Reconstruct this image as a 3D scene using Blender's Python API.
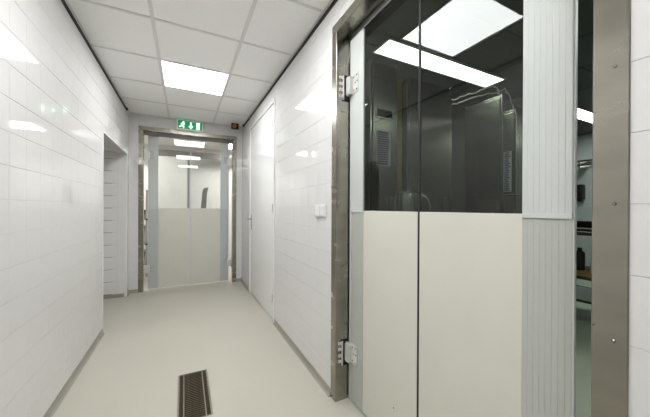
import bpy, bmesh, math, random
from mathutils import Vector, Matrix
random.seed(7)
for o in list(bpy.data.objects): bpy.data.objects.remove(o)
S = bpy.context.scene
C = S.collection

# ------------------------------------------------------------------ camera, world, exposure
EYE = 1.2055
YAW, PITCH, ROLL, FPX = 0.4667, -0.002, 0.0046, 279.26
cam = bpy.data.cameras.new('camera')
cam.sensor_width = 36.0
cam.lens = FPX / 650 * 36.0
cam.clip_start = 0.02
co = bpy.data.objects.new('camera', cam); C.objects.link(co)
_f = Vector((math.sin(YAW) * math.cos(PITCH), math.cos(YAW) * math.cos(PITCH), math.sin(PITCH)))
_r = Vector((math.cos(YAW), -math.sin(YAW), 0)); _u = _r.cross(_f)
_r2 = math.cos(ROLL) * _r + math.sin(ROLL) * _u
_u2 = -math.sin(ROLL) * _r + math.cos(ROLL) * _u
_m = Matrix((_r2, _u2, -_f)).transposed().to_4x4(); _m.translation = (0, 0, EYE)
co.matrix_world = _m
S.camera = co
W = bpy.data.worlds.new('world'); S.world = W; W.use_nodes = True
W.node_tree.nodes['Background'].inputs[0].default_value = (0.8, 0.85, 0.9, 1)
W.node_tree.nodes['Background'].inputs[1].default_value = 0.05
vs = S.view_settings
vs.view_transform = 'Standard'; vs.look = 'None'; vs.gamma = 1.0; vs.use_curve_mapping = False
vs.exposure = 0.0
CORRIDOR_LIGHT = 24.0
KITCHEN_LIGHT = 15.0
FAR_LIGHT = 34.0

# ------------------------------------------------------------------ materials
def lin(c):
    return tuple(((v / 255) / 12.92 if v / 255 <= 0.04045 else ((v / 255 + 0.055) / 1.055) ** 2.4) for v in c) + (1,)
def new_mat(name):
    m = bpy.data.materials.new(name); m.use_nodes = True
    return m, m.node_tree.nodes, m.node_tree.links
def mat(name, rgb, rough=0.5, metal=0.0, var=0.0, scale=(8, 8, 8), rvar=0.0, bump=0.0, spec=0.5, coat=0.0, detail=5.0):
    m, n, l = new_mat(name)
    b = n['Principled BSDF']
    c = lin(rgb)
    b.inputs['Base Color'].default_value = c
    b.inputs['Roughness'].default_value = rough
    b.inputs['Metallic'].default_value = metal
    b.inputs['Specular IOR Level'].default_value = spec
    b.inputs['Coat Weight'].default_value = coat
    if var or rvar or bump:
        tc = n.new('ShaderNodeTexCoord'); mp = n.new('ShaderNodeMapping'); nz = n.new('ShaderNodeTexNoise')
        mp.inputs['Scale'].default_value = scale
        nz.inputs['Scale'].default_value = 1.0; nz.inputs['Detail'].default_value = detail
        l.new(tc.outputs['Object'], mp.inputs['Vector']); l.new(mp.outputs['Vector'], nz.inputs['Vector'])
        if var:
            rp = n.new('ShaderNodeValToRGB')
            rp.color_ramp.elements[0].position = 0.3; rp.color_ramp.elements[1].position = 0.7
            rp.color_ramp.elements[0].color = tuple(v * (1 - var) for v in c[:3]) + (1,)
            rp.color_ramp.elements[1].color = tuple(min(1, v * (1 + var)) for v in c[:3]) + (1,)
            l.new(nz.outputs['Fac'], rp.inputs['Fac']); l.new(rp.outputs['Color'], b.inputs['Base Color'])
        if rvar:
            mr = n.new('ShaderNodeMapRange')
            mr.inputs['To Min'].default_value = max(0.02, rough - rvar); mr.inputs['To Max'].default_value = rough + rvar
            l.new(nz.outputs['Fac'], mr.inputs['Value']); l.new(mr.outputs['Result'], b.inputs['Roughness'])
        if bump:
            bp = n.new('ShaderNodeBump'); bp.inputs['Strength'].default_value = bump; bp.inputs['Distance'].default_value = 0.002
            l.new(nz.outputs['Fac'], bp.inputs['Height']); l.new(bp.outputs['Normal'], b.inputs['Normal'])
    return m
def emit(name, rgb, strength):
    m, n, l = new_mat(name)
    b = n['Principled BSDF']
    b.inputs['Base Color'].default_value = lin(rgb)
    b.inputs['Emission Color'].default_value = lin(rgb)
    b.inputs['Emission Strength'].default_value = strength
    b.inputs['Roughness'].default_value = 0.4
    return m
def clear_sheet(name, tint, rough, ior=1.45, milk=0.0, milk_col=(0.8, 0.82, 0.8, 1)):
    m, n, l = new_mat(name)
    n.remove(n['Principled BSDF'])
    out = n['Material Output']
    tr = n.new('ShaderNodeBsdfTransparent'); tr.inputs['Color'].default_value = tint
    gl = n.new('ShaderNodeBsdfGlossy'); gl.inputs['Roughness'].default_value = rough
    # Schlick reflectance from the facing angle, the same on both sides of the thin sheet
    f0 = ((ior - 1) / (ior + 1)) ** 2
    lw = n.new('ShaderNodeLayerWeight'); lw.inputs['Blend'].default_value = 0.5
    pw = n.new('ShaderNodeMath'); pw.operation = 'POWER'; pw.inputs[1].default_value = 5.0
    fr = n.new('ShaderNodeMath'); fr.operation = 'MULTIPLY_ADD'; fr.inputs[1].default_value = 1 - f0; fr.inputs[2].default_value = f0
    l.new(lw.outputs['Facing'], pw.inputs[0]); l.new(pw.outputs[0], fr.inputs[0])
    mx = n.new('ShaderNodeMixShader')
    base = tr.outputs[0]
    if milk:
        df = n.new('ShaderNodeBsdfDiffuse'); df.inputs['Color'].default_value = milk_col
        m2 = n.new('ShaderNodeMixShader'); m2.inputs[0].default_value = milk
        tc = n.new('ShaderNodeTexCoord'); nz = n.new('ShaderNodeTexNoise'); nz.inputs['Scale'].default_value = 5; nz.inputs['Detail'].default_value = 6
        l.new(tc.outputs['Object'], nz.inputs['Vector'])
        mr = n.new('ShaderNodeMapRange'); mr.inputs['From Min'].default_value = 0.3; mr.inputs['From Max'].default_value = 0.75
        mr.inputs['To Min'].default_value = milk * 0.3; mr.inputs['To Max'].default_value = milk * 1.7
        l.new(nz.outputs['Fac'], mr.inputs['Value']); l.new(mr.outputs['Result'], m2.inputs[0])
        l.new(tr.outputs[0], m2.inputs[1]); l.new(df.outputs[0], m2.inputs[2]); base = m2.outputs[0]
    l.new(fr.outputs[0], mx.inputs[0]); l.new(base, mx.inputs[1]); l.new(gl.outputs[0], mx.inputs[2])
    l.new(mx.outputs[0], out.inputs['Surface'])
    return m

M = {}
M['tile'] = mat('white_glazed_tile', (211, 210, 208), 0.04, var=0.012, scale=(3, 3, 3), spec=0.5)
M['grout'] = mat('pale_grout', (205, 204, 202), 0.8)
M['nichetile'] = mat('niche_wall_board', (218, 216, 214), 0.35, var=0.02)
M['dark_joint'] = mat('dark_joint', (96, 92, 88), 0.9)
M['plaster'] = mat('white_plaster', (226, 224, 220), 0.6, var=0.02)
M['floor'] = mat('grey_beige_vinyl', (182, 179, 166), 0.34, var=0.025, scale=(2.2, 2.2, 2.2), rvar=0.08, bump=0.02)
M['skirting'] = mat('vinyl_cove_skirting', (146, 144, 131), 0.45, var=0.04)
M['ceiling'] = mat('mineral_ceiling_tile', (240, 239, 237), 0.9, var=0.015, scale=(60, 60, 60), bump=0.06)
M['gridbar'] = mat('ceiling_grid_white', (216, 215, 212), 0.5)
M['black'] = mat('black_trim', (14, 13, 12), 0.6)
M['lightframe'] = mat('light_frame_white', (225, 225, 222), 0.4)
M['diffuser'] = emit('lit_diffuser', (252, 253, 255), CORRIDOR_LIGHT)
M['kdiffuser'] = emit('lit_kitchen_tube', (250, 255, 250), KITCHEN_LIGHT)
M['fdiffuser'] = emit('lit_far_diffuser', (255, 253, 248), FAR_LIGHT)
M['steel'] = mat('brushed_steel', (161, 157, 146), 0.27, 1.0, var=0.13, scale=(5, 5, 11), rvar=0.02, detail=3.0)
M['steel_clean'] = mat('polished_steel', (190, 190, 186), 0.22, 1.0, var=0.06, scale=(6, 6, 2))
M['cab_steel'] = mat('cabinet_steel', (168, 170, 160), 0.26, 1.0, var=0.04, scale=(6, 6, 1.0), rvar=0.04)
M['cream'] = mat('cream_door_panel', (204, 203, 191), 0.42, var=0.02, scale=(4, 4, 4))
M['strip'] = mat('pale_grey_ribbed_plastic', (192, 196, 192), 0.35, var=0.015)
M['strip_dark'] = mat('blue_grey_ribbed_plastic', (180, 184, 183), 0.38, var=0.02)
M['strip_near'] = mat('green_grey_ribbed_plastic', (175, 177, 170), 0.38, var=0.02)
M['rail'] = mat('aluminium_rail', (164, 166, 168), 0.3, 1.0)
M['hinge'] = mat('hinge_metal', (206, 206, 202), 0.32, 0.3)
M['screw'] = mat('screw_metal', (150, 148, 142), 0.25, 1.0)
M['rubber'] = mat('black_rubber', (20, 20, 20), 0.7)
M['pane'] = clear_sheet('tinted_clear_sheet', (0.60, 0.63, 0.59, 1), 0.012, 1.45, milk=0.004)
M['pane_far'] = clear_sheet('clear_sheet', (0.93, 0.94, 0.93, 1), 0.02, 1.45, milk=0.03)
M['doorwhite'] = mat('white_door_paint', (222, 222, 220), 0.12, spec=0.5)
M['switch'] = mat('white_switch_plastic', (216, 215, 212), 0.3)
M['drain_steel'] = mat('drain_steel', (150, 146, 134), 0.4, 0.9, var=0.15, scale=(40, 40, 40))
M['drain_bar'] = mat('drain_bar', (92, 82, 66), 0.5, 0.5, var=0.2, scale=(50, 50, 50))
M['pit'] = mat('drain_pit', (24, 21, 17), 0.9)
M['green'] = emit('exit_sign_green', (0, 132, 76), 0.75)
M['signwhite'] = emit('exit_sign_white', (240, 255, 246), 1.8)
M['signcase'] = mat('sign_case', (232, 236, 232), 0.4)
M['orange'] = mat('orange_lens', (196, 96, 44), 0.3)
M['darkplastic'] = mat('dark_plastic', (24, 21, 20), 0.4)
M['kfloor'] = mat('kitchen_floor_green', (186, 200, 178), 0.35, var=0.05, scale=(3, 3, 3))
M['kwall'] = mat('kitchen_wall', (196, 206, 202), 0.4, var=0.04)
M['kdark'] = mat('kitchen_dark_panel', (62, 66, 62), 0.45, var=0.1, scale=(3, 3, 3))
M['board'] = mat('ochre_board', (170, 144, 84), 0.6, var=0.1, scale=(4, 30, 4))
M['paper'] = mat('white_paper', (215, 218, 216), 0.7)
M['blueprint'] = mat('blue_print', (64, 74, 120), 0.6)
M['fwall'] = mat('far_room_wall', (232, 231, 229), 0.3)
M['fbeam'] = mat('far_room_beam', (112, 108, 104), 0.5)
M['fgrey'] = mat('grey_plastic', (128, 130, 132), 0.45)
M['fceil'] = mat('far_room_ceiling', (226, 224, 220), 0.8)

# ------------------------------------------------------------------ helpers
def box(bm, x0, x1, y0, y1, z0, z1):
    v = [bm.verts.new((x, y, z)) for x in (x0, x1) for y in (y0, y1) for z in (z0, z1)]
    for f in ((0, 1, 3, 2), (4, 6, 7, 5), (0, 4, 5, 1), (2, 3, 7, 6), (0, 2, 6, 4), (1, 5, 7, 3)):
        bm.faces.new([v[i] for i in f])
def bbox(x0, x1, y0, y1, z0, z1, bev=0.0, seg=2):
    bm = bmesh.new(); box(bm, x0, x1, y0, y1, z0, z1)
    if bev: bmesh.ops.bevel(bm, geom=list(bm.edges), offset=bev, segments=seg, affect='EDGES', profile=0.5)
    return bm
def cyl(bm, p0, p1, r0, r1=None, seg=16, caps=True):
    p0, p1 = Vector(p0), Vector(p1); r1 = r0 if r1 is None else r1
    d = (p1 - p0).normalized(); a = d.orthogonal().normalized(); b = d.cross(a)
    A = []; B = []
    for i in range(seg):
        t = 2 * math.pi * i / seg; o = math.cos(t) * a + math.sin(t) * b
        A.append(bm.verts.new(p0 + o * r0)); B.append(bm.verts.new(p1 + o * r1))
    for i in range(seg):
        j = (i + 1) % seg; bm.faces.new((A[i], A[j], B[j], B[i]))
    if caps: bm.faces.new(A[::-1]); bm.faces.new(B)
def tube(bm, pts, r, seg=10):
    pts = [Vector(p) for p in pts]; rings = []
    for i, p in enumerate(pts):
        d = (pts[min(i + 1, len(pts) - 1)] - pts[max(i - 1, 0)]).normalized()
        up = Vector((0, 0, 1)) if abs(d.z) < 0.95 else Vector((1, 0, 0))
        a = d.cross(up).normalized(); b = d.cross(a)
        rings.append([bm.verts.new(p + r * (math.cos(2 * math.pi * k / seg) * a + math.sin(2 * math.pi * k / seg) * b)) for k in range(seg)])
    for A, B in zip(rings, rings[1:]):
        for k in range(seg):
            j = (k + 1) % seg; bm.faces.new((A[k], A[j], B[j], B[k]))
    bm.faces.new(rings[0][::-1]); bm.faces.new(rings[-1])
def lathe(bm, prof, cx=0, cy=0, seg=28):
    rings = [[bm.verts.new((cx + r * math.cos(2 * math.pi * k / seg), cy + r * math.sin(2 * math.pi * k / seg), z)) for k in range(seg)] for r, z in prof]
    for A, B in zip(rings, rings[1:]):
        for k in range(seg):
            j = (k + 1) % seg; bm.faces.new((A[k], A[j], B[j], B[k]))
    bm.faces.new(rings[0][::-1]); bm.faces.new(rings[-1])
def prism(bm, poly, axis, a0, a1):
    def P(p, a):
        return {'x': (a, p[0], p[1]), 'y': (p[0], a, p[1]), 'z': (p[0], p[1], a)}[axis]
    A = [bm.verts.new(P(p, a0)) for p in poly]; B = [bm.verts.new(P(p, a1)) for p in poly]
    bm.faces.new(A); bm.faces.new(B[::-1])
    n = len(poly)
    for i in range(n):
        j = (i + 1) % n; bm.faces.new((A[j], A[i], B[i], B[j]))
def obj(name, bm, m, parent=None, loc=(0, 0, 0), smooth=False):
    me = bpy.data.meshes.new(name)
    bmesh.ops.recalc_face_normals(bm, faces=list(bm.faces))
    if smooth:
        for f in bm.faces: f.smooth = True
    bm.to_mesh(me); bm.free()
    if smooth: me.set_sharp_from_angle(angle=math.radians(40))
    me.materials.append(M[m] if isinstance(m, str) else m)
    o = bpy.data.objects.new(name, me); C.objects.link(o); o.location = loc
    if parent: o.parent = parent
    return o
def tag(o, label, cat, group=None, kind=None):
    o['label'] = label; o['category'] = cat
    if group: o['group'] = group
    if kind: o['kind'] = kind
    return o
def thing(name, label, cat, loc=(0, 0, 0), rotz=0, group=None, kind=None):
    o = bpy.data.objects.new(name, None); C.objects.link(o); o.empty_display_size = 0.1
    o.location = loc; o.rotation_euler = (0, 0, rotz)
    return tag(o, label, cat, group, kind)
def link(name, me, parent, loc, rot=(0, 0, 0), scale=(1, 1, 1)):
    o = bpy.data.objects.new(name, me); C.objects.link(o)
    o.parent = parent; o.location = loc; o.rotation_euler = rot; o.scale = scale
    return o
def shared(name, bm, m):
    o = obj(name, bm, m); me = o.data; bpy.data.objects.remove(o); return me

# ------------------------------------------------------------------ dimensions
XL, XR, YF, YB, H = -0.690, 0.842, 4.70, -2.6, 2.514
T = 0.15                      # tile module
N0, N1, NZ = 3.315, 4.56, 1.925   # side opening in the left wall
D1C = 0.9055                  # centre of the near swing door along the right wall
D3C = 0.088                   # centre of the far swing door
FO, FI, FTOP, FIN = 0.6675, 0.6075, 2.355, 2.295
K0, K1 = 2.83, 4.07           # outer frame of the white flush door
GX, GY = -0.202, 2.2774       # ceiling grid

# ------------------------------------------------------------------ floor
DX0, DX1, DY0, DY1 = -0.035, 0.155, 1.742, 2.250
bm = bmesh.new()
fx0, fx1, fy0, fy1 = -1.75, 0.93, YB, 8.2
box(bm, fx0, DX0, fy0, fy1, -0.1, 0); box(bm, DX1, fx1, fy0, fy1, -0.1, 0)
box(bm, DX0, DX1, fy0, DY0, -0.1, 0); box(bm, DX0, DX1, DY1, fy1, -0.1, 0)
floor = tag(obj('floor', bm, 'floor'), 'seamless grey beige vinyl floor of the corridor', 'floor', kind='structure')
kf = tag(obj('floor', bbox(0.931, 6.4, -2.6, 4.2, -0.1, 0), 'kfloor'), 'pale green kitchen floor beyond the big swing door', 'floor', kind='structure')
ff = tag(obj('floor', bbox(0.931, 2.4, 4.9, 8.2, -0.1, 0), 'floor'), 'beige floor of the white room behind the far doors', 'floor', kind='structure')

# ------------------------------------------------------------------ walls with tiles
def tile_mesh():
    bm = bmesh.new(); h = 0.5
    def ring(sx, sy, z): return [bm.verts.new((x * sx, y * sy, z)) for x, y in ((-h, -h), (h, -h), (h, h), (-h, h))]
    a, b, c = ring(0.996, 0.991, -0.0045), ring(0.996, 0.991, -0.0007), ring(0.991, 0.982, 0.0)
    for A, B in ((a, b), (b, c)):
        for i in range(4): bm.faces.new((A[i], A[(i + 1) % 4], B[(i + 1) % 4], B[i]))
    bm.faces.new(c)
    return shared('tile', bm, 'tile')
TILE = tile_mesh()
def wall_tiles(parent, rects, s_off, frame, keep=None, limit=300, ZJ=0.025):
    """rects: (s0,s1,z0,z1) in wall coordinates; frame(s,z)->(loc, rot matrix axes)"""
    cells = []
    for s0, s1, z0, z1 in rects:
        i0 = math.floor((s0 - s_off) / T); i1 = math.ceil((s1 - s_off) / T)
        j0 = math.floor((z0 - ZJ) / T); j1 = math.ceil((z1 - ZJ) / T)
        for i in range(i0, i1):
            a, b = max(s0, s_off + i * T), min(s1, s_off + (i + 1) * T)
            if b - a < 0.008: continue
            for j in range(j0, j1):
                c, d = max(z0, ZJ + j * T), min(z1, ZJ + (j + 1) * T)
                if d - c < 0.008: continue
                cells.append((a, b, c, d))
    near = [c for c in cells if keep is None or keep(c)][:limit]
    ns = set(near); rest = [c for c in cells if c not in ns]
    for a, b, c, d in near:
        e = math.radians(0.09)
        q = frame.to_3x3() @ Matrix.Rotation(random.gauss(0, e), 3, 'X') @ Matrix.Rotation(random.gauss(0, e), 3, 'Y')
        p = frame @ Vector(((a + b) / 2, (c + d) / 2, 0))
        link('tile', TILE, parent, p, q.to_euler(), (b - a, d - c, 1))
    if rest:
        bm = bmesh.new()
        for a, b, c, d in rest:
            g = 0.0014; w = 0.0028
            A = [(a + g, c + g), (b - g, c + g), (b - g, d - g), (a + g, d - g)]
            B = [(a + w, c + w), (b - w, c + w), (b - w, d - w), (a + w, d - w)]
            va = [bm.verts.new(frame @ Vector((x, y, -0.0045))) for x, y in A]
            vb = [bm.verts.new(frame @ Vector((x, y, -0.0012))) for x, y in A]
            vc = [bm.verts.new(frame @ Vector((x, y, 0))) for x, y in B]
            for P, Q in ((va, vb), (vb, vc)):
                for i in range(4): bm.faces.new((P[i], P[(i + 1) % 4], Q[(i + 1) % 4], Q[i]))
            bm.faces.new(vc)
        o = obj('tile_field', bm, 'tile', parent); o['kind'] = 'stuff'
G = 0.0022   # grout recess behind tile faces
# wall_left: normal +x ; s = -y so that axes (s,z,n) are right handed
FR_L = Matrix(((0, 0, 1, XL), (1, 0, 0, 0), (0, 1, 0, 0), (0, 0, 0, 1)))
FR_R = Matrix(((0, 0, -1, XR), (-1, 0, 0, 0), (0, 1, 0, 0), (0, 0, 0, 1)))
FR_F = Matrix(((1, 0, 0, 0), (0, 0, -1, YF), (0, 1, 0, 0), (0, 0, 0, 1)))
bm = bmesh.new()
box(bm, XL - 0.16, XL - G, YB, N0, 0, H); box(bm, XL - 0.16, XL - G, N0, N1, NZ, H); box(bm, XL - 0.16, XL - G, N1, YF + 0.1, 0, H)
wl = tag(obj('wall_left', bm, 'grout'), 'glossy white tiled corridor wall with the side opening', 'wall', kind='structure')
SB = 0.048
wall_tiles(wl, [(YB, N0, SB, H - 0.026), (N0, N1, NZ, H - 0.026), (N1, YF, SB, H - 0.026)], 2.025 - 30 * T, FR_L, keep=lambda c: c[0] > 1.35, ZJ=0.035)
# edge profile round the side opening
bm = bmesh.new()
box(bm, XL - 0.012, XL + 0.003, N0 - 0.003, N0 + 0.009, 0, NZ + 0.004)
box(bm, XL - 0.012, XL + 0.003, N1 - 0.009, N1 + 0.003, 0, NZ + 0.004)
box(bm, XL - 0.012, XL + 0.003, N0 + 0.009, N1 - 0.009, NZ - 0.008, NZ + 0.004)
tag(obj('trim_1', bm, 'lightframe'), 'thin white corner profile edging the side opening', 'trim', kind='structure')

yA, yB_ = D1C - FO, D1C + FO
bm = bmesh.new()
box(bm, XR + G, XR + 0.075, YB, yA, 0, H); box(bm, XR + G, XR + 0.075, yA, yB_, FTOP, H)
box(bm, XR + G, XR + 0.075, yB_, K0, 0, H); box(bm, XR + G, XR + 0.075, K0, K1, FTOP, H); box(bm, XR + G, XR + 0.075, K1, YF + 0.1, 0, H)
wr = tag(obj('wall_right', bm, 'grout'), 'glossy white tiled corridor wall holding the big swing door', 'wall', kind='structure')
def keep_r(c):
    y0, y1 = -c[1], -c[0]
    return y0 > 1.5 or (y1 > -0.05 and y1 < 0.3)
wall_tiles(wr, [(-(D1C - FO), -YB, SB, H - 0.026), (-(D1C + FO), -(D1C - FO), FTOP, H - 0.026), (-K0, -(D1C + FO), SB, H - 0.026),
                (-K1, -K0, FTOP, H - 0.026), (-YF, -K1, SB, H - 0.026)], -2.7, FR_R, keep=keep_r, ZJ=0.0165)

bm = bmesh.new()
x0, x1 = D3C - FO, D3C + FO
box(bm, XL - G - 0.16, x0, YF + G, YF + 0.075, 0, H); box(bm, x1, XR + 0.08, YF + G, YF + 0.075, 0, H); box(bm, x0, x1, YF + G, YF + 0.075, FTOP, H)
wf = tag(obj('wall_far', bm, 'grout'), 'white tiled end wall around the far swing door', 'wall', kind='structure')
wall_tiles(wf, [(XL, D3C - FO, SB, H - 0.008), (D3C - FO, D3C + FO, FTOP, H - 0.008), (D3C + FO, XR, SB, H - 0.008)], XL + 0.03, FR_F)
tag(obj('wall_back', bbox(XL - 0.16, XR + 0.1, YB - 0.1, YB, 0, H), 'plaster'), 'plain white wall closing the corridor', 'wall', kind='structure')

# side passage behind the opening in the left wall
bm = bmesh.new()
box(bm, -1.75, XL - 0.16, N0 - 0.1, N0, 0, H); box(bm, -1.85, -1.75, N0 - 0.1, N1 + 0.2, 0, H)
tag(obj('wall_side_passage', bm, 'plaster'), 'plain white inner walls of the side passage', 'wall', kind='structure')
wn = tag(obj('wall_side_return', bbox(-1.75, -0.797, N1 + 0.008, N1 + 0.1, 0, H), 'dark_joint'), 'white wall of wide horizontal boards inside the side opening', 'wall', kind='structure')
bmb = bbox(-0.95 / 2, 0.95 / 2, -0.005, 0.005, -0.0785, 0.0785, 0.002, 1); BOARD = shared('board', bmb, 'nichetile')
for k in range(12):
    zc = 0.05 + 0.0815 + 0.163 * k
    if zc < 1.99: link('board', BOARD, wn, (-0.80 - 0.475, N1 + 0.004, zc))
obj('jamb_panel', bbox(-0.797, XL - 0.013, N1 - 0.001, N1 + 0.1, 0, NZ + 0.05, 0.002), 'nichetile', wn)
obj('base_strip', bbox(-1.75, -0.72, N1 - 0.008, N1 - 0.002, 0, 0.047), 'skirting', wn)
tag(obj('ceiling', bbox(-1.75, XL - 0.16, N0, N1 + 0.1, NZ + 0.02, NZ + 0.06), 'plaster'), 'low ceiling of the side passage', 'ceiling', kind='structure')

# skirtings
def skirting(name, label, pts):
    """pts: list of (p0, p1, inward normal)"""
    bm = bmesh.new()
    for (ax, ay), (bx_, by), (nx, ny) in pts:
        prof = [(0.0, SB + 0.002), (0.007, SB + 0.002), (0.008, 0.02), (0.013, 0.006), (0.022, 0.0006), (0.0, 0.0006)]
        A = [bm.verts.new((ax + nx * q, ay + ny * q, z)) for q, z in prof]
        B = [bm.verts.new((bx_ + nx * q, by + ny * q, z)) for q, z in prof]
        bm.faces.new(A); bm.faces.new(B[::-1])
        for i in range(6): j = (i + 1) % 6; bm.faces.new((A[i], A[j], B[j], B[i]))
    return tag(obj(name, bm, 'skirting'), label, 'skirting', kind='structure')
skirting('baseboard_left', 'grey vinyl cove skirting below the wall with the side opening',
         [((XL - 0.003, YB), (XL - 0.003, N0), (1, 0)), ((XL - 0.003, N1), (XL - 0.003, YF), (1, 0))])
skirting('baseboard_right', 'grey vinyl cove skirting below the wall with the switch',
         [((XR + 0.003, YB), (XR + 0.003, D1C - FO), (-1, 0)), ((XR + 0.003, D1C + FO), (XR + 0.003, K0), (-1, 0)), ((XR + 0.003, K1), (XR + 0.003, YF), (-1, 0))])
skirting('baseboard_far', 'grey vinyl cove skirting beside the far swing door',
         [((XL, YF + 0.003), (D3C - FO, YF + 0.003), (0, -1)), ((D3C + FO, YF + 0.003), (XR, YF + 0.003), (0, -1))])

# ------------------------------------------------------------------ corridor ceiling
ceil = tag(obj('ceiling', bbox(XL - 0.16, XR + 0.09, YB - 0.1, YF + 0.1, H + 0.06, H + 0.12), 'plaster'),
           'suspended corridor ceiling of white square tiles in a metal grid', 'ceiling', kind='structure')
xs = [XL, GX, GX + 0.6, XR]
ys = [GY + 0.6 * k for k in range(-8, 5)]
lights = {(1, GY + 0.6), (1, GY - 1.2), (1, GY - 3.0)}
def is_light(i, y): return any(i == a and abs(y - b) < 0.01 for a, b in lights)
plates = {}
for i in range(3):
    w = xs[i + 1] - xs[i]
    plates[i] = shared('ceiling_tile', bbox(-w / 2 + 0.002, w / 2 - 0.002, -0.298, 0.298, 0, 0.014), 'ceiling')
for y in ys[:-1]:
    for i in range(3):
        if not is_light(i, y):
            link('ceiling_tile', plates[i], ceil, ((xs[i] + xs[i + 1]) / 2, y + 0.3, H + 0.0045))
# grid: long runners, cross tees, wall angles
for x in xs[1:3]:
    obj('grid_runner', bbox(-0.012, 0.012, ys[0] - H * 0, ys[-1], 0, 0.004), 'gridbar', ceil, (x, 0, H))
for y in ys:
    for i in range(3):
        a, b = xs[i] + (0.012 if i else 0.022), xs[i + 1] - (0.012 if i < 2 else 0.022)
        obj('cross_tee', bbox(a, b, -0.011, 0.011, 0, 0.004), 'gridbar', ceil, (0, y, H + 0.0004))
obj('wall_angle', bbox(XL, XL + 0.022, ys[0], YF, 0, 0.003), 'gridbar', ceil, (0, 0, H))
obj('wall_angle', bbox(XR - 0.022, XR, ys[0], YF, 0, 0.003), 'gridbar', ceil, (0, 0, H))
obj('wall_angle', bbox(XL + 0.022, XR - 0.022, ys[-1] - 0.001, YF, -0.006, 0.003), 'gridbar', ceil, (0, 0, H))
obj('closing_strip', bbox(XL, XR, YB, ys[0], 0, 0.02), 'ceiling', ceil, (0, 0, H))
# black shadow trims
def black_trim(name, label, x0, x1, yend, sgn):
    bm = bmesh.new(); box(bm, x0, x1, YB, yend, H - 0.026, H - 0.001)
    xm = x1 if sgn > 0 else x0
    box(bm, min(xm, xm + sgn * 0.012), max(xm, xm + sgn * 0.012), yend - 0.05, yend - 0.005, H - 0.03, H - 0.003)
    tag(obj(name, bm, 'black'), label, 'trim', kind='structure')
black_trim('trim_2', 'black strip along the ceiling edge above the side opening', XL - 0.002, XL + 0.007, 4.50, 1)
black_trim('trim_3', 'black strip along the ceiling edge above the white flush door', XR - 0.007, XR + 0.002, 4.55, -1)

def ceiling_light(label, x0, x1, y0, y1, z, dm, group):
    t = thing('ceiling_light', label, 'light', ((x0 + x1) / 2, (y0 + y1) / 2, z), 0, group)
    w, l = (x1 - x0) / 2 - 0.003, (y1 - y0) / 2 - 0.003; f = 0.014
    bm = bmesh.new()
    box(bm, -w, w, -l, -l + f, -0.001, 0.05); box(bm, -w, w, l - f, l, -0.001, 0.05)
    box(bm, -w, -w + f, -l + f, l - f, -0.001, 0.05); box(bm, w - f, w, -l + f, l - f, -0.001, 0.05)
    obj('frame', bm, 'lightframe', t)
    obj('diffuser', bbox(-w + f, w - f, -l + f, l - f, 0.0025, 0.012), dm, t)
    return t
CL = ['lit square ceiling light before the emergency exit sign', 'lit square ceiling light above the drain end of the corridor beside the big swing door', 'lit square ceiling light over the back of the corridor']
for lab, y in zip(CL, (GY + 0.6, GY - 1.2, GY - 3.0)):
    ceiling_light(lab, GX, GX + 0.6, y, y + 0.6, H, 'diffuser', 'square corridor ceiling lights')

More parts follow.
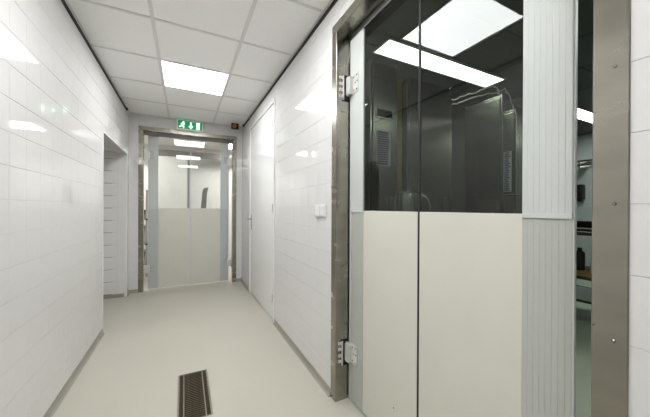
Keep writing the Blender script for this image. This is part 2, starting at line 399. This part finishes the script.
# ------------------------------------------------------------------ swing doors (stainless frame, two clear topped leaves)
def ribbed(bm, u0, u1, v0, v1, z0, z1, n=8, d=0.0009):
    prof = []
    w = (u1 - u0) / n
    for k in range(n):
        for a, h in ((0.0, 0), (0.05, 0.75), (0.11, 1), (0.89, 1), (0.95, 0.75)):
            prof.append((u0 + (k + a) * w, v0 + d * (1 - h)))
    prof.append((u1, v0 + d))
    poly = prof + [(u1, v1), (u0, v1)]
    prism(bm, poly, 'z', z0, z1)
def swing_door(name, label, loc, rotz, du, pane, strip, seal=(0.005, 0.005), plate='hinge', bead='rubber', soffit_shade=False):
    t = thing(name, label, 'door', loc, rotz, kind='structure')
    ST, LZ0, LZ1, CZ = 0.125, 0.012, 2.285, 1.190
    for s in (-1, 1):
        a, b = sorted((s * FI, s * FO))
        j = obj('jamb', bbox(a, b, -0.004, 0.088, 0, FIN, 0.0015, 1), 'steel', t)
        scr = None
        for k in range(-4, 4):
            z = 1.2175 + 0.3 * k
            if scr is None:
                bm = bmesh.new(); cyl(bm, (0, 0, 0), (0, -0.003, 0), 0.0038, 0.0022, 10); scr = shared('screw', bm, 'screw')
            link('screw', scr, j, (s * 0.6455, -0.004, z))
    obj('head', bbox(-FO, FO, -0.004, 0.080, FIN, FTOP, 0.0015, 1), 'steel', t)
    if soffit_shade: obj('soffit_shade', bbox(-FI, FI, 0.04, 0.055, FIN - 0.055, FIN - 0.001), 'fbeam', t)  # dark grey strip standing in for the shade under the head
    HW = 0.556
    for s in (-1, 1):
        e = du + s * HW; i = du + s * (HW - ST); c = du + s * 0.006
        a, b = sorted((i, c))
        leaf = obj('leaf', bbox(a, b, 0.093, 0.103, LZ0, CZ, 0.0015, 1), 'cream', t)
        leaf['label'] = 'cream lower door leaf panel'
        p = obj('window_pane', bbox(a, b, 0.096, 0.099, CZ + 0.001, LZ1 - 0.03), pane, leaf)
        p['label'] = 'clear upper window sheet of the leaf'
        obj('edge_bead', bbox(*sorted((c, c - s * 0.0055)), 0.095, 0.101, LZ0, LZ1 - 0.03), bead, leaf)
        a2, b2 = sorted((e, i))
        bm = bmesh.new(); ribbed(bm, a2, b2, 0.089, 0.104, CZ + 0.002, LZ1 - 0.03)
        obj('upper_edge_strip', bm, 'strip', leaf)
        bm = bmesh.new(); ribbed(bm, a2, b2, 0.0915, 0.104, LZ0, CZ - 0.012)
        obj('lower_edge_strip', bm, strip, leaf)
        obj('strip_joint', bbox(a2, b2, 0.0875, 0.104, CZ - 0.012, CZ + 0.002, 0.001, 1), 'strip', leaf)
        ee, e2 = sorted((e, e + s * seal[0 if s < 0 else 1]))
        obj('edge_seal', bbox(ee, e2, 0.0885 if seal[0] > 0.01 and s < 0 else 0.092, 0.103, LZ0, LZ1 - 0.03), 'strip', leaf)
        a3, b3 = sorted((e, c))
        obj('top_rail', bbox(a3, b3, 0.084, 0.108, LZ1 - 0.03, LZ1, 0.003), 'rail', leaf)
        bm = bmesh.new(); cyl(bm, (du + s * 0.16, 0.0925, 0.21), (du + s * 0.16, 0.0935, 0.21), 0.004, 0.004, 10)
        obj('plug', bm, 'screw', leaf)
        # hinges
        for zc in (0.305, 1.962):
            sg = s
            def U(a, b): return sorted((sg * a, sg * b))
            eo = abs(e)
            h = obj('hinge', bbox(*U(FI - 0.005, FI), 0.036, 0.086, zc - 0.085, zc + 0.075, 0.001, 1), 'rubber', t)
            obj('jamb_plate', bbox(*U(FI - 0.011, FI - 0.005), 0.036, 0.046, zc - 0.082, zc + 0.07, 0.001, 1), 'hinge', h)
            for k in range(4):
                zz = zc - 0.058 + 0.038 * k
                obj('tooth', bbox(*U(FI - 0.006, FI), 0.016, 0.037, zz - 0.009, zz + 0.009, 0.001, 1), 'hinge', h)
            bm = bmesh.new(); cyl(bm, (sg * (FI - 0.016), 0.072, zc - 0.058), (sg * (FI - 0.016), 0.072, zc + 0.06), 0.0105, None, 14)
            obj('knuckle', bm, 'hinge', h, smooth=True)
            obj('link_block', bbox(*U(eo - 0.02, FI - 0.008), 0.058, 0.0862, zc - 0.052, zc + 0.054, 0.002, 1), 'hinge', h)
            obj('leaf_plate', bbox(*U(eo - 0.075, eo - 0.004), 0.0845, 0.089, zc - 0.052, zc + 0.068, 0.0015, 1), plate, h)
            for (qu, qz) in ((0.03, 0.045), (0.06, 0.05), (0.03, -0.035), (0.06, -0.035), (0.045, 0.008), (0.066, 0.012)):
                bm = bmesh.new(); cyl(bm, (sg * (eo - qu), 0.0845, zc + qz), (sg * (eo - qu), 0.0825, zc + qz), 0.0055, 0.0045, 10)
                obj('screw', bm, 'screw', h)
    return t
swing_door('door_1', 'big double swing door with cream lower panels and dark clear upper windows in the right wall',
           (XR, D1C, 0), -math.pi / 2, -0.0215, M['pane'], 'strip_near', (0.018, 0.004))
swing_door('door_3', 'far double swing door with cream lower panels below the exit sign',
           (D3C, YF, 0), 0.0, 0.0, M['pane_far'], 'strip_dark', plate='strip_dark', bead='strip', soffit_shade=True)

# ------------------------------------------------------------------ white flush door in the right wall
d2 = thing('door_2', 'white flush door with slim white frame and lever handle', 'door', (XR, (K0 + K1) / 2, 0), -math.pi / 2, kind='structure')
kw = (K1 - K0) / 2
for s in (-1, 1):
    a, b = sorted((s * kw, s * (kw - 0.042)))
    obj('jamb', bbox(a, b, -0.012, 0.06, 0, FTOP - 0.042, 0.003), 'doorwhite', d2)
obj('head', bbox(-kw, kw, -0.012, 0.06, FTOP - 0.042, FTOP, 0.003), 'doorwhite', d2)
leaf = obj('leaf', bbox(-kw + 0.044, kw - 0.044, 0.002, 0.042, 0.012, FTOP - 0.045, 0.002), 'doorwhite', d2)
bm = bbox(-0.021, 0.021, -0.006, 0.0, -0.11, 0.11, 0.003)
pl = obj('handle_plate', bm, 'steel_clean', leaf, (-kw + 0.105, 0.0025, 1.0))
bm = bmesh.new(); tube(bm, [(0, 0, 0), (0, -0.045, 0), (0.012, -0.055, 0), (0.12, -0.055, 0)], 0.009, 12)
obj('lever', bm, 'steel_clean', leaf, (-kw + 0.105, -0.003, 1.045), smooth=True)
bm = bmesh.new(); cyl(bm, (0, 0, 0), (0, -0.004, 0), 0.011, None, 16)
obj('keyhole_rose', bm, 'screw', leaf, (-kw + 0.105, -0.003, 0.95))
for z in (0.25, 1.2, 2.1):
    bm = bmesh.new(); cyl(bm, (0, 0, -0.045), (0, 0, 0.045), 0.008, None, 12)
    obj('hinge', bm, 'steel_clean', d2, (kw - 0.043, -0.008, z), smooth=True)

# ------------------------------------------------------------------ light switch
sw = thing('light_switch', 'white double light switch on the tiles beside the steel frame', 'switch', (XR, 1.728, 1.185), -math.pi / 2)
obj('back_plate', bbox(-0.083, 0.083, -0.010, 0, -0.044, 0.044, 0.004), 'switch', sw)
for s in (-1, 1):
    obj('rocker', bbox(s * 0.039 - 0.033, s * 0.039 + 0.033, -0.0155, -0.009, -0.034, 0.034, 0.003), 'switch', sw)

# ------------------------------------------------------------------ exit sign
ex = thing('exit_sign', 'green emergency exit sign with running figure arrow and door', 'exit sign', (0.074, YF, 2.43))
hw, hh = 0.18, 0.078
obj('case', bbox(-hw, hw, -0.055, 0, -hh, hh, 0.006), 'signcase', ex)
obj('face', bbox(-hw + 0.017, hw - 0.017, -0.058, -0.055, -hh + 0.02, hh - 0.018), 'green', ex)
def sign_part(name, polys):
    bm = bmesh.new()
    for p in polys: prism(bm, p, 'y', -0.0595, -0.0581)
    obj(name, bm, 'signwhite', ex)
def limb(x0, z0, x1, z1, w):
    d = Vector((x1 - x0, z1 - z0)).normalized(); nx, nz = -d.y * w / 2, d.x * w / 2
    return [(x0 + nx, z0 + nz), (x1 + nx, z1 + nz), (x1 - nx, z1 - nz), (x0 - nx, z0 - nz)]
disc = [(-0.088 + 0.011 * math.cos(t * math.pi / 6), 0.036 + 0.011 * math.sin(t * math.pi / 6)) for t in range(12)]
sign_part('running_figure', [disc, limb(-0.094, 0.024, -0.108, -0.012, 0.018), limb(-0.096, 0.020, -0.070, 0.006, 0.008), limb(-0.096, 0.020, -0.125, 0.010, 0.008),
                             limb(-0.106, -0.010, -0.086, -0.026, 0.011), limb(-0.086, -0.024, -0.088, -0.050, 0.010), limb(-0.108, -0.010, -0.128, -0.030, 0.011), limb(-0.126, -0.029, -0.148, -0.031, 0.009)])
sign_part('arrow', [limb(0.01, 0.045, 0.01, -0.02, 0.014), [(-0.022, -0.012), (0.042, -0.012), (0.01, -0.05)]])
sign_part('door_symbol', [[(0.085, -0.05), (0.13, -0.05), (0.13, 0.048), (0.085, 0.048)]])

# ------------------------------------------------------------------ alarm beacon in the far corner
al = thing('alarm_beacon', 'small black alarm sounder with orange lens in the ceiling corner', 'alarm', (0.70, 4.54, 2.468))
obj('case', bbox(-0.055, 0.055, -0.04, 0, -0.045, 0.045, 0.006), 'darkplastic', al)
bm = bmesh.new()
lathe(bm, [(0.029, 0), (0.029, 0.02), (0.022, 0.034), (0.008, 0.04)])
o = obj('lens', bm, 'orange', al, (-0.012, -0.04, 0.0), smooth=True); o.rotation_euler = (math.pi / 2, 0, 0)

# round white disc on the left jamb of the far door
rd = thing('round_disc', 'round white disc mounted on the steel jamb beside the far door', 'disc', (D3C - 0.648, YF - 0.004, 1.85))
def ring_y(bm, r0, r1, d):
    seg = 24
    A = []
    for r, y in ((r0, 0), (r0, -d), (r1, -d), (r1, 0)):
        A.append([bm.verts.new((r * math.cos(2 * math.pi * k / seg), y, r * math.sin(2 * math.pi * k / seg))) for k in range(seg)])
    for q in range(4):
        P, Q = A[q], A[(q + 1) % 4]
        for k in range(seg): bm.faces.new((P[k], P[(k + 1) % seg], Q[(k + 1) % seg], Q[k]))
bm = bmesh.new(); ring_y(bm, 0.05, 0.026, 0.03); obj('rim', bm, 'switch', rd, smooth=True)
bm = bmesh.new(); cyl(bm, (0, 0, 0), (0, -0.012, 0), 0.026, None, 20); obj('centre', bm, 'steel_clean', rd)

# ------------------------------------------------------------------ floor drain
dr = thing('floor_drain', 'steel slotted floor drain grate set in the beige floor', 'drain', (0, 0, 0))
obj('pit', bbox(DX0, DX1, DY0, DY1, -0.1, -0.085), 'pit', dr)
bm = bmesh.new(); f = 0.011
e = 0.0005
box(bm, DX0 + e, DX0 + f, DY0 + e, DY1 - e, -0.085, 0.0015); box(bm, DX1 - f, DX1 - e, DY0 + e, DY1 - e, -0.085, 0.0015)
box(bm, DX0 + f, DX1 - f, DY0 + e, DY0 + 0.006, -0.085, 0.0015); box(bm, DX0 + f, DX1 - f, DY1 - 0.006, DY1 - e, -0.085, 0.0015)
obj('frame', bm, 'drain_steel', dr)
for x in (DX0 + 0.036, DX1 - 0.036):
    obj('rail', bbox(x - 0.003, x + 0.003, DY0 + 0.006, DY1 - 0.006, -0.028, 0.001), 'drain_steel', dr)
BAR = shared('bar', bbox(DX0 + f, DX1 - f, -0.003, 0.003, -0.024, -0.001), 'drain_bar')
nb = 27
for k in range(nb):
    link('bar', BAR, dr, (0, DY0 + 0.006 + (DY1 - DY0 - 0.012) * (k + 0.5) / nb, 0))

# ------------------------------------------------------------------ kitchen behind the big swing door
KX0, KX1, KY0, KY1 = XR + 0.077, 6.3, -2.5, 2.45
tag(obj('wall_kitchen_back', bbox(KX1, KX1 + 0.1, KY0, KY1, 0, H), 'kwall'), 'grey green wall at the back of the kitchen', 'wall', kind='structure')
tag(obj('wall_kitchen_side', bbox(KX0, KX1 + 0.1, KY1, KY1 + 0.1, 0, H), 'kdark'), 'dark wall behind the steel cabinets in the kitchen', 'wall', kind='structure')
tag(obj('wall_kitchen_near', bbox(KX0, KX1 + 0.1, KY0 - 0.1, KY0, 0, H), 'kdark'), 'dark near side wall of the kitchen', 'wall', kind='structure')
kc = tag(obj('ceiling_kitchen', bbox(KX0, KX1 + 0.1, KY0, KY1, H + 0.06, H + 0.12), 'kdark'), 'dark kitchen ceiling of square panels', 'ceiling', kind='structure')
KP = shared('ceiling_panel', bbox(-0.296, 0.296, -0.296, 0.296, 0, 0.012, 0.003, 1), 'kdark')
for i in range(9):
    for j in range(8):
        x, y = KX0 + 0.3 + 0.6 * i, KY1 - 0.3 - 0.6 * j
        if x < KX1 and y > KY0: link('ceiling_panel', KP, kc, (x, y, H + 0.012))
ceiling_light('long narrow kitchen ceiling light seen through the door window', 1.405, 2.905, 1.70, 1.93, H, 'kdiffuser', 'narrow kitchen ceiling lights')
ceiling_light('short narrow kitchen ceiling light seen in the slot beside the steel post', 4.4, 5.9, 1.75, 1.98, H, 'kdiffuser', 'narrow kitchen ceiling lights')

ceiling_light('added unseen fill light over the kitchen floor before the cabinets', 1.405, 2.905, -0.45, -0.22, H, 'kdiffuser', 'narrow kitchen ceiling lights')  # fixture added out of view to brighten the kitchen
ceiling_light('added unseen fill light over the near side of the kitchen worktable', 4.4, 5.9, -0.45, -0.22, H, 'kdiffuser', 'narrow kitchen ceiling lights')  # second added fill, also out of view

def steel_cabinet(label, loc, rotz, w, d, h, plinth=0.1):
    t = thing('steel_cabinet', label, 'cabinet', loc, rotz, 'steel kitchen cabinets')
    obj('body', bbox(-w / 2, w / 2, 0.012, d, plinth, h, 0.004), 'cab_steel', t)
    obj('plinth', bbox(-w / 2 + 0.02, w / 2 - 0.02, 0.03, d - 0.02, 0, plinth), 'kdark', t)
    dr_ = obj('door', bbox(-w / 2 + 0.012, w / 2 - 0.012, -0.012, 0.012, plinth + 0.02, h - 0.03, 0.004), 'cab_steel', t)
    bm = bmesh.new(); tube(bm, [(w / 2 - 0.05, -0.012, 1.0), (w / 2 - 0.05, -0.05, 1.01), (w / 2 - 0.05, -0.05, 1.29), (w / 2 - 0.05, -0.012, 1.3)], 0.008, 10)
    obj('handle', bm, 'steel_clean', dr_, smooth=True)
    for s in (-1, 1):
        obj('edge_profile', bbox(s * w / 2 - 0.007, s * w / 2 + 0.007, -0.006, 0.014, plinth, h, 0.002, 1), 'steel_clean', t)
    return t
c1 = steel_cabinet('narrow tall steel cabinet with a blue printed notice', (1.285, 1.615, 0), 0, 0.232, 0.6, 2.255)
c2 = steel_cabinet('wide tall dark steel cabinet beside the yellow pillar', (1.77, 1.635, 0), 0, 0.48, 0.6, 2.225)
c3 = steel_cabinet('tall steel cabinet facing the door window', (2.615, 1.755, 0), -math.pi / 2, 0.37, 0.55, 2.265)
c4 = steel_cabinet('lower steel cabinet with a blue strip of print', (2.615, 1.50, 0), -math.pi / 2, 0.10, 0.55, 2.095)
tag(obj('pillar', bbox(1.43, 1.50, 1.66, 1.72, 0, 2.19, 0.004), 'board'), 'slim yellowish pillar between two steel cabinets', 'pillar')
def notice(label, loc, rotz, w, h):
    t = thing('paper_notice', label, 'notice', loc, rotz, 'blue printed notices')
    obj('sheet', bbox(-w / 2, w / 2, -0.001, 0.0, 0, h), 'paper', t)
    nl = int(h / 0.016)
    for k in range(nl):
        obj('print_line', bbox(-w / 2 + 0.008, w / 2 - 0.008 - 0.02 * random.random(), -0.0016, -0.001, 0.008 + k * 0.016, 0.019 + k * 0.016), 'blueprint', t)
notice('blue printed sheet on the narrow steel cabinet', (1.275, 1.602, 1.51), 0, 0.125, 0.25)
notice('blue printed strip on the lower steel cabinet', (2.602, 1.51, 1.36), -math.pi / 2, 0.07, 0.36)
bm = bmesh.new(); box(bm, -0.07, 0.07, -0.004, 0, 0, 0.055)
lp = thing('name_plate', 'small dark framed plate above the blue notice', 'plate', (1.28, 1.602, 1.855))
obj('plate', bm, 'darkplastic', lp)
bm = bmesh.new()
box(bm, -0.075, 0.075, -0.006, 0, 0.055, 0.061); box(bm, -0.075, 0.075, -0.006, 0, -0.006, 0); box(bm, -0.075, -0.07, -0.006, 0, 0, 0.055); box(bm, 0.07, 0.075, -0.006, 0, 0, 0.055)
obj('border', bm, 'steel_clean', lp)

def table(label, x0, x1, y0, y1, h, shelves, name='steel_table'):
    t = thing(name, label, 'table', ((x0 + x1) / 2, (y0 + y1) / 2, 0))
    w, l = (x1 - x0) / 2, (y1 - y0) / 2
    obj('top', bbox(-w, w, -l, l, h - 0.04, h, 0.004), 'cab_steel', t)
    for a in (-1, 1):
        for b in (-1, 1):
            bm = bmesh.new(); ux, uy = a * (w - 0.035), b * (l - 0.035); box(bm, ux - 0.018, ux + 0.018, uy - 0.018, uy + 0.018, 0, h - 0.04)
            obj('leg', bm, 'cab_steel', t)
    for z, th in shelves: obj('shelf', bbox(-w + 0.01, w - 0.01, -l + 0.01, l - 0.01, z, z + th, 0.003), 'cab_steel', t)
    return t
table('low steel table under the urn behind the door window', 1.12, 1.62, 1.06, 1.5, 1.01, [(0.25, 0.03)])
table('steel table with two boxes behind the door window', 1.82, 2.3, 0.98, 1.42, 0.98, [(0.25, 0.03)])
ur = thing('urn', 'steel urn with a looped handle behind the door window', 'urn', (1.235, 1.30, 1.011))
bm = bmesh.new(); lathe(bm, [(0.066, 0), (0.072, 0.01), (0.072, 0.275), (0.068, 0.285)]); obj('body', bm, 'steel_clean', ur, smooth=True)
bm = bmesh.new(); lathe(bm, [(0.074, 0.285), (0.074, 0.295), (0.05, 0.303), (0.01, 0.306)]); obj('lid', bm, 'steel_clean', ur, smooth=True)
bm = bmesh.new(); tube(bm, [(0.066, 0, 0.27), (0.10, -0.01, 0.275), (0.132, -0.02, 0.255), (0.148, -0.025, 0.215), (0.15, -0.025, 0.15), (0.13, -0.015, 0.07), (0.069, 0, 0.05)], 0.011, 10)
obj('handle', bm, 'steel_clean', ur, smooth=True)
for k, (y, w_, h_, lab) in enumerate(((1.25, 0.17, 0.285, 'wide steel container beside the window edge strip'), (1.105, 0.08, 0.325, 'slim tall steel container beside the window edge strip'))):
    bx_ = thing('steel_container', lab, 'container', (2.0, y, 0.981), -math.pi / 2, 'steel containers on the kitchen table')
    obj('body', bbox(-w_ / 2, w_ / 2, -0.08, 0.08, 0, h_ - 0.012, 0.006), 'cab_steel', bx_)
    obj('lid', bbox(-w_ / 2 - 0.005, w_ / 2 + 0.005, -0.085, 0.085, h_ - 0.012, h_, 0.003), 'steel_clean', bx_)

wt = table('steel kitchen worktable with shelves seen in the slot beside the post', 3.7, 4.4, 0.2, 2.0, 0.97, [(0.47, 0.03), (0.23, 0.03)], 'work_table')
obj('lower_front', bbox(-0.345, -0.335, -0.88, 0.88, 0.26, 0.39, 0.002, 1), 'kwall', wt)
tag(obj('cutting_board', bbox(3.72, 4.2, 1.1, 1.75, 0.501, 0.545, 0.006), 'board'), 'ochre board lying on the worktable shelf', 'board')
tag(obj('serving_tray', bbox(3.74, 4.2, 1.15, 1.7, 0.971, 1.0, 0.008), 'darkplastic'), 'black tray lying on the worktable', 'tray')
for k, (x, y, r, h_, mm, lab) in enumerate(((3.86, 1.33, 0.05, 0.19, 'paper', 'pale canister on the worktable shelf'), (3.86, 1.47, 0.045, 0.24, 'darkplastic', 'dark bottle on the worktable shelf'), (3.95, 1.60, 0.05, 0.2, 'cab_steel', 'steel canister on the worktable shelf'))):
    bm = bmesh.new(); lathe(bm, [(r * .96, 0), (r, 0.01), (r, h_ * 0.75), (r * 0.8, h_ * 0.82), (r * 0.45, h_ * 0.86), (r * 0.45, h_)], seg=18)
    tag(obj('canister', bm, mm, None, (x, y, 0.546), smooth=True), lab, 'canister', 'canisters in the kitchen')
bm = bmesh.new(); box(bm, 4.0, 4.12, 1.2, 1.6, 1.001, 1.07)
tag(obj('kitchen_appliance', bm, 'darkplastic'), 'black low appliance standing on the worktable tray', 'appliance')
# wall shelf and dispenser on the back wall
ws = thing('wall_shelf', 'steel wire shelf on the grey green kitchen wall', 'shelf', (KX1, 2.1, 1.95))
for z in (0, 0.07):
    for x in (-0.02, -0.3):
        bm = bmesh.new(); tube(bm, [(x, -1.0, z), (x, 0.3, z)], 0.014, 8); obj('rod', bm, 'steel_clean', ws)
for y in (-0.9, 0.2):
    obj('bracket', bbox(-0.31, 0, y - 0.01, y + 0.01, -0.05, 0.08), 'steel_clean', ws)
dp = thing('dispenser', 'black wall dispenser on the grey green kitchen wall', 'dispenser', (KX1, 2.375, 1.37))
obj('body', bbox(-0.12, 0, -0.055, 0.065, 0, 0.27, 0.025), 'darkplastic', dp)
obj('spout', bbox(-0.10, -0.03, -0.03, 0.03, -0.03, 0.001, 0.004), 'darkplastic', dp)
def window_streak(label, pts, amp, seed):  # pale tubes added in place of the bright streaks in the door window
    rnd = random.Random(seed); out = []
    for a, b in zip(pts, pts[1:]):
        for k in range(8):
            q = Vector(a).lerp(Vector(b), k / 8); out.append(q + Vector((rnd.uniform(-1, 1), rnd.uniform(-1, 1), rnd.uniform(-1, 1))) * amp)
    out.append(Vector(pts[-1]))
    bm = bmesh.new(); tube(bm, out, 0.0045, 6)
    tag(obj('window_streak', bm, 'paper', smooth=True), label, 'window_streak', 'window streak stand-ins')
window_streak('pale wavy tube standing in for a bright streak in the door window, lower one', [(2.30, 2.43, 2.27), (2.36, 2.0, 2.235), (2.35, 1.7, 2.215), (2.35, 1.38, 2.19), (2.63, 1.48, 2.105)], 0.009, 3)
window_streak('pale wavy tube standing in for a bright streak in the door window, upper one', [(2.22, 2.43, 2.31), (2.30, 2.0, 2.27), (2.33, 1.75, 2.255), (2.33, 1.5, 2.25), (2.55, 1.56, 2.29), (2.64, 1.62, 2.285)], 0.012, 5)
# ------------------------------------------------------------------ white room behind the far swing door
Y0, Y1 = YF + 0.08, 7.4
bm = bmesh.new()
box(bm, -1.75, 2.3, Y1, Y1 + 0.1, 0, 2.8); box(bm, -1.85, -1.75, Y0, Y1, 0, 2.8); box(bm, 2.3, 2.4, Y0, Y1, 0, 2.8)
box(bm, -1.75, XL - 0.17, Y0, Y0 + 0.05, 0, 2.8); box(bm, XR + 0.09, 2.3, Y0, Y0 + 0.05, 0, 2.8); box(bm, -1.75, 2.3, Y0, Y0 + 0.05, H + 0.13, 2.8)
tag(obj('wall_far_room', bm, 'fwall'), 'white walls of the bright room behind the far doors', 'wall', kind='structure')
tag(obj('ceiling_far_room', bbox(-1.85, 2.4, Y0 + 0.05, Y1 + 0.1, 2.625, 2.8), 'fceil'), 'grey ceiling of the bright room behind the far doors', 'ceiling', kind='structure')
ceiling_light('lit ceiling light in the room behind the far doors above the storage rack', -1.45, -0.85, 6.2, 6.8, 2.57, 'fdiffuser', 'ceiling lights in the far room')
ceiling_light('lit ceiling light in the room behind the far doors away from the storage rack', 0.85, 1.45, 6.2, 6.8, 2.57, 'fdiffuser', 'ceiling lights in the far room')
tag(obj('trim_4', bbox(-1.75, 2.3, 7.0, 7.08, 2.33, 2.46), 'fbeam'), 'dark grey track beam across the room behind the far doors', 'trim', kind='structure')
sd = thing('door_4', 'white sliding door hanging below the dark beam', 'door', (-0.24, 7.04, 0), kind='structure')
obj('leaf', bbox(-0.32, 0.30, -0.02, 0.02, 0.02, 2.325, 0.004), 'doorwhite', sd)
obj('edge_post', bbox(0.302, 0.345, -0.025, 0.025, 0.0, 2.325), 'fgrey', sd)
pd = thing('plastic_paddle', 'tall grey plastic paddle standing behind the far swing door', 'paddle', (0.36, 6.2, 0))
bm = bmesh.new(); prism(bm, [(-0.075, 1.02), (0.03, 1.02), (0.055, 1.50), (0.085, 1.62), (0.0, 1.60), (-0.03, 1.55)], 'y', -0.012, 0.012)
obj('blade', bm, 'fgrey', pd)
bm = bmesh.new(); cyl(bm, (-0.02, 0, 0.03), (-0.02, 0, 1.03), 0.018, None, 12); obj('handle', bm, 'fgrey', pd)
bm = bmesh.new(); lathe(bm, [(0.16, 0), (0.16, 0.02), (0.03, 0.04), (0.03, 0.06)], -0.02, 0); obj('foot', bm, 'fgrey', pd)
rk = thing('storage_rack', 'storage rack with dark bins glimpsed beside the far door jamb', 'rack', (-0.86, 5.9, 0))
for a in (-1, 1):
    for b in (-1, 1): obj('post', bbox(a * 0.28 - 0.015, a * 0.28 + 0.015, b * 0.2 - 0.015, b * 0.2 + 0.015, 0, 1.5), 'steel_clean', rk)
for z in (0.15, 0.55, 0.98): obj('shelf', bbox(-0.295, 0.295, -0.215, 0.215, z, z + 0.025), 'steel_clean', rk)
for z, h_, mm, lab in ((0.176, 0.26, 'fgrey', 'grey storage bin on the bottom rack shelf'), (0.576, 0.3, 'fgrey', 'grey storage bin on the middle rack shelf'), (1.006, 0.15, 'darkplastic', 'black storage bin on the top rack shelf')):
    bm = bmesh.new(); prism(bm, [(-0.23, 0), (0.23, 0), (0.26, h_), (-0.26, h_)], 'y', -0.17, 0.17)
    b_ = thing('storage_bin', lab, 'bin', (-0.86, 5.9, z), group='storage bins')
    obj('tub', bm, mm, b_); obj('rim', bbox(-0.268, 0.268, -0.178, 0.178, h_ - 0.02, h_ + 0.002, 0.003), mm, b_)
